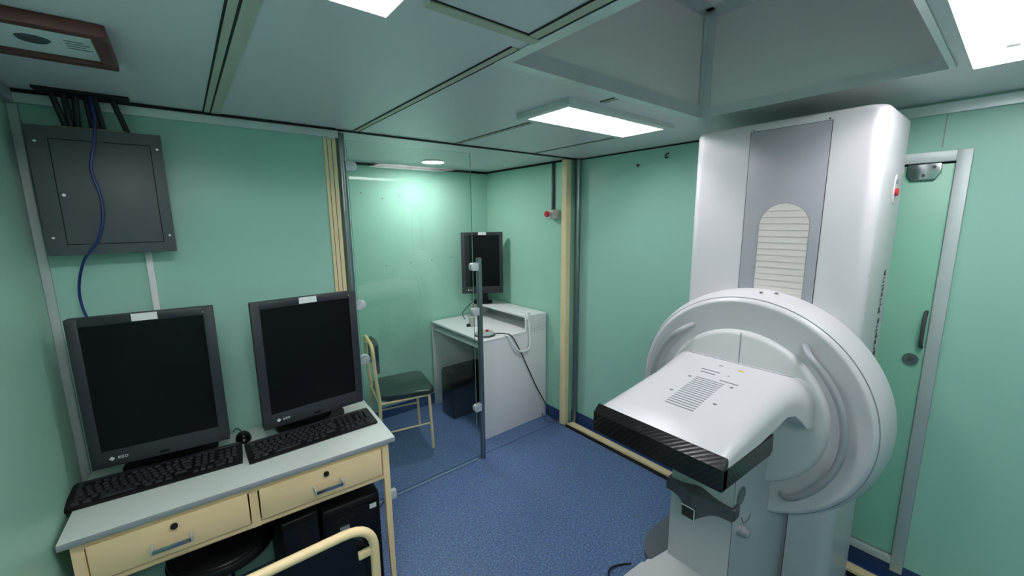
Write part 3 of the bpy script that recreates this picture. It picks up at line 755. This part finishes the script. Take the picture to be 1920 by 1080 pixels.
# side stop button recess
sb = nb(); prism(sb, [(2.13+.022*math.cos(2*PI*k/28), 1.80+.055*math.sin(2*PI*k/28)) for k in range(28)], ty0-.003, ty0+.001, 'y', bev=.001)
sbo = obj('stop_recess', sb, 'paper', cl)
bm = nb(); cyl(bm, (2.13, ty0-.012, 1.79), (2.13, ty0-.003, 1.79), .014, 20); obj('stop_button', bm, 'red', sbo)
bm = nb(); cyl(bm, (2.13, ty0-.006, 1.83), (2.13, ty0-.003, 1.83), .009, 16); obj('key_switch', bm, 'marks', sbo)
bm = nb(); cyl(bm, (1.915, ty0+.002, 1.49), (1.915, ty0+.012, 1.49), .006, 12); obj('screw_cap', bm, 'ringgrey', cl)
text('lettering', 'Senographe Pristina', .060, basis((2.165, ty0-.001, 1.25), (0, 0, 1), (-1, 0, 0)), 'dotdark', cl)
# drum
c3 = (cy, cz)
dr = obj('drum', lathe(nb(), [(.420, 1.742), (.430, 1.737), (.438, 1.740), (.448, 1.752), (.458, 1.770), (.470, 1.80), (.474, 1.84), (.474, 1.879)], c3, 'x', 110), 'white', u, angle=50)
obj('drum_ring', lathe(nb(), [(.318, 1.768), (.326, 1.788), (.345, 1.798), (.362, 1.788), (.374, 1.766), (.386, 1.754), (.4205, 1.7425)], c3, 'x', 110), 'ringgrey', dr, angle=50)
dd = obj('drum_disc', lathe(nb(), [(0, 1.718), (.298, 1.718), (.308, 1.721), (.315, 1.730), (.3185, 1.745), (.3185, 1.785)], c3, 'x', 110), 'discgrey', dr, angle=50)
obj('edge_seam', lathe(nb(), [(.4488, 1.752), (.4512, 1.755), (.4505, 1.758), (.4480, 1.755), (.4488, 1.752)], c3, 'x', 110), 'marks', dr)
g = nb(); box(g, 1.7165, 1.7185, cy-.0012, cy+.0012, 1.05, 1.242); box(g, 1.7445, 1.767, cy-.0012, cy+.0012, 1.25, 1.345); obj('disc_seam', g, 'marks', dd, smooth=False)
g = nb(); cyl(g, (1.80, cy-.03, 1.400), (1.80, cy-.03, 1.4025), .006, 10); cyl(g, (1.83, cy-.075, 1.40), (1.83, cy-.075, 1.4015), .006, 10); obj('hole', g, 'dotdark', dr)
for s in (-1, 1):
    pts = []
    for k in range(25):
        a_ = R(-59+114*k/24); rr = .368
        ends = min(k, 24-k); x = 1.690 if ends > 1 else (1.745 if ends == 0 else 1.705)
        pts.append((x, cy+s*rr*math.cos(a_), cz+rr*math.sin(a_)))
    hd = obj('handle', tube(nb(), smooth_path(pts, 3), .0125, 16), 'handlegrey', dr)
    for p in (pts[0], pts[-1]):
        obj('handle_socket', tube(nb(), [(1.80, p[1], p[2]), (1.752, p[1], p[2])], .019, 20), 'ringgrey', hd)
# head
def hsec(x, w, zt, zs, cr=.05):
    """cross-section: flat-ish top, shoulders curving down to skirt zs"""
    pts = []
    for k in range(9):
        a_ = PI/2*k/8; pts.append((x, cy-.001-(w-cr)-cr*math.sin(a_), zt-.0-(zt-zs)*.55*(1-math.cos(a_))))
    right = pts[:]                       # from top centre-side going outward/down (towards -y)
    left = [(p[0], 2*cy-p[1], p[2]) for p in right]
    ring = left[::-1] + right
    ring = [(x, cy+w+.002, zs)] + ring + [(x, cy-w-.002, zs)] + [(x, cy-w+.012, zs), (x, cy+w-.012, zs)]
    return ring
secs = [hsec(1.108, .221, 1.034, 1.003, .03), hsec(1.116, .224, 1.039, 1.0, .035), hsec(1.20, .224, 1.055, .998, .05), hsec(1.35, .224, 1.082, .995, .06), hsec(1.47, .226, 1.099, 1.003, .07),
        hsec(1.55, .233, 1.108, 1.022, .08), hsec(1.60, .242, 1.112, 1.014, .08), hsec(1.635, .254, 1.114, .985, .075), hsec(1.66, .264, 1.115, .955, .07), hsec(1.69, .268, 1.115, .945, .065), hsec(1.722, .270, 1.114, .943, .065)]
hd = obj('tube_head', loft(nb(), secs), 'white', u, angle=48)
g = nb(); box(g, 1.700, 1.706, cy-.20, cy+.20, 1.112, 1.1158, bev=.001); obj('root_seam', g, 'ringgrey', hd)
g = nb(); box(g, 1.12, 1.72, cy-.185, cy+.185, .955, 1.03, bev=.02); obj('head_underside', g, 'white2', hd)
# carbon bumper
cb = nb()
prism(cb, [(1.086, .947), (1.086, 1.014), (1.114, 1.0395), (1.118, 1.030), (1.118, .947)], cy-.229, cy+.229, 'y', bev=.003)
for s in (-1, 1):
    ya, yb = sorted((cy+s*.229, cy+s*.213))
    prism(cb, [(1.09, .946), (1.09, 1.012), (1.14, 1.004), (1.455, .990), (1.46, .93), (1.44, .918), (1.40, .925)], ya, yb, 'y', bev=.002)
box(cb, 1.10, 1.40, cy-.215, cy+.215, .944, .953)
obj('carbon_bumper', cb, 'carbon', hd)
def topz(x): 
    xs = [(1.108, 1.036), (1.2, 1.055), (1.35, 1.082), (1.47, 1.099), (1.55, 1.108), (1.60, 1.112), (1.722, 1.115)]
    for (a1_, b1_), (a2_, b2_) in zip(xs, xs[1:]):
        if a1_ <= x <= a2_: return b1_+(b2_-b1_)*(x-a1_)/(a2_-a1_)
    return 1.115
for k in range(16):
    x = 1.262+.0145*k; z = topz(x)
    obj('vent_slot', B(x-.0028, x+.0028, .614, .716, z-.001, z+.0007), 'marks', hd, smooth=False)
for (x, y) in ((1.47, .738), (1.34, .738), (1.475, .585), (1.34, .58)):
    g = nb(); cyl(g, (x, y, topz(x)-.001), (x, y, topz(x)+.0008), .0065, 12); obj('screw', g, 'marks', hd)
g = nb(); box(g, 1.555, 1.560, .665, .735, topz(1.55), topz(1.55)+.0022); box(g, 1.530, 1.537, .672, .728, topz(1.53), topz(1.53)+.0015); box(g, 1.50, 1.506, .575, .640, topz(1.50), topz(1.5)+.0014)
box(g, 1.625, 1.632, .685, .70, 1.1125, 1.1145); box(g, 1.55, 1.556, .628, .634, topz(1.55), topz(1.55)+.0015)
obj('printed_label', g, 'marks', hd, smooth=False)
obj('warning_label', B(1.622, 1.632, .605, .625, 1.1125, 1.1145), 'yellow', hd, smooth=False)
# arm
ay0, ay1, ax0 = .545, .785, 1.47
ab = nb(); prism(ab, [(ax0, ay0), (1.64, ay0), (1.70, ay0-.012), (1.78, .497), (1.879, .492), (1.879, .838), (1.78, .833), (1.70, ay1+.012), (1.64, ay1), (ax0, ay1)], .10, .945, 'z', bev=.008)
arm = obj('support_arm', ab, 'white2', u)
obj('arm_seam', B(ax0+.006, ax0+.009, ay0-.0008, ay0+.001, .30, .93), 'dotdark', arm, smooth=False)
g = nb(); cyl(g, (1.535, ay0-.004, .665), (1.535, ay0+.002, .665), .036, 36); dl = obj('dial', g, 'footgrey', arm)
g = nb(); box(g, 1.520, 1.55, ay0-.0048, ay0-.004, .648, .655); box(g, 1.53, 1.55, ay0-.0048, ay0-.004, .672, .678); obj('dial_mark', g, 'marks', dl)
g = nb(); tube(g, [(1.545, ay0+.002, .515), (1.545, ay0-.02, .515), (1.545, ay0-.034, .515), (1.545, ay0-.040, .515)], [.020, .020, .016, .008], 24); obj('knob', g, 'ringgrey', arm)
g = tube(nb(), smooth_path([(1.56, ay0, .56), (1.59, ay0-.001, .52), (1.64, ay0-.001, .52), (1.67, ay0-.001, .58), (1.68, ay0-.001, .70), (1.68, ay0-.001, .82)], 6), .0018, 6); obj('arm_groove', g, 'footgrey', arm)
# bracket (dark grey)
g = nb(); N = 14; secs = []
for i in range(N+1):
    y = .795-.258*i/N; b_ = math.exp(-((y-.668)/.05)**2)
    x = ax0-.022-.045*b_; zt = .645+.022*b_; zb = .600-.040*b_
    secs.append([(ax0+.003, y, zb+.004), (x, y, zb), (x-.003, y, (zb+zt)/2), (x, y, zt), (ax0+.003, y, zt-.002)])
loft(g, secs); brk = obj('paddle_holder', g, 'darkgrey', u)
obj('holder_side', B(ax0-.012, ax0+.035, ay0-.014, ay0+.002, .598, .645, bev=.004), 'darkgrey', brk)
obj('holder_side', B(ax0-.012, ax0+.035, ay1-.002, ay1+.014, .598, .645, bev=.004), 'darkgrey', brk)
g = nb(); bx = ax0-.074
box(g, bx, bx+.03, .648, .700, .562, .610, bev=.002); ck = obj('socket_frame', g, 'darkgrey', brk)
g = nb(); x_ = bx-.002
box(g, x_, x_+.003, .648, .651, .562, .610); box(g, x_, x_+.003, .648, .700, .607, .610)
obj('socket_edge', g, 'paper', ck, smooth=False)
obj('socket_opening', B(x_, x_+.0025, .6525, .6965, .566, .605), 'dark', ck, smooth=False)
# detector
det = [(1.08+.0, cy-.17), (1.08, cy+.17)]
poly = rrect(1.10, 1.40, cy-.178, cy+.172, .05, 8, (1, 1, 1, 1))
g = nb(); prism(g, [(1.55, cy-.135), (1.55, cy+.135), (1.385, cy+.135)] + [(1.345+.02*math.cos(R(a_)), cy+.152+.02*math.sin(R(a_))) for a_ in (0, 30, 60, 90)] + [(1.24+.0, cy+.172)] +
      [(1.13+.05*math.cos(R(a_)), cy+.122+.05*math.sin(R(a_))) for a_ in range(90, 181, 15)] + [(1.13+.05*math.cos(R(a_)), cy-.122+.05*math.sin(R(a_))) for a_ in range(180, 271, 15)] + [(1.34, cy-.172), (1.385, cy-.135)], .215, .285, 'z', bev=.012)
obj('detector_housing', g, 'white', u)

# floor cord near the machine
cb = smooth_path([(1.56, 1.02, .006), (1.50, 1.055, .006), (1.44, 1.06, .012), (1.40, 1.02, .008), (1.42, .96, .006), (1.50, .93, .005)], 8)
tag(obj('loose_cable', tube(nb(), cb, .004, 8), 'blackcable'), 'thin black cord curling on the blue floor by the machine foot', 'cable')
# floor cables in the niche corner
cb = smooth_path([(2.29, 2.47, .03), (2.27, 2.40, .008), (2.25, 2.33, .006), (2.29, 2.27, .006)], 8)
tag(obj('floor_cable', tube(nb(), cb, .005, 8), 'greycable'), 'grey cable on the floor at the foot of the cream corner post', 'cable')
# white socket behind cream desk
t = thing('power_adapter', 'small white adapter on the floor behind the right cream desk leg', 'adapter', (.86, 2.13, 0))
obj('body', B(.80, .86, 2.235, 2.265, .001, .06, bev=.004), 'paper', t)
obj('cord', tube(nb(), smooth_path([(.80, 2.25, .03), (.75, 2.22, .01), (.70, 2.17, .006)]), .003, 8), 'blackcable', t)
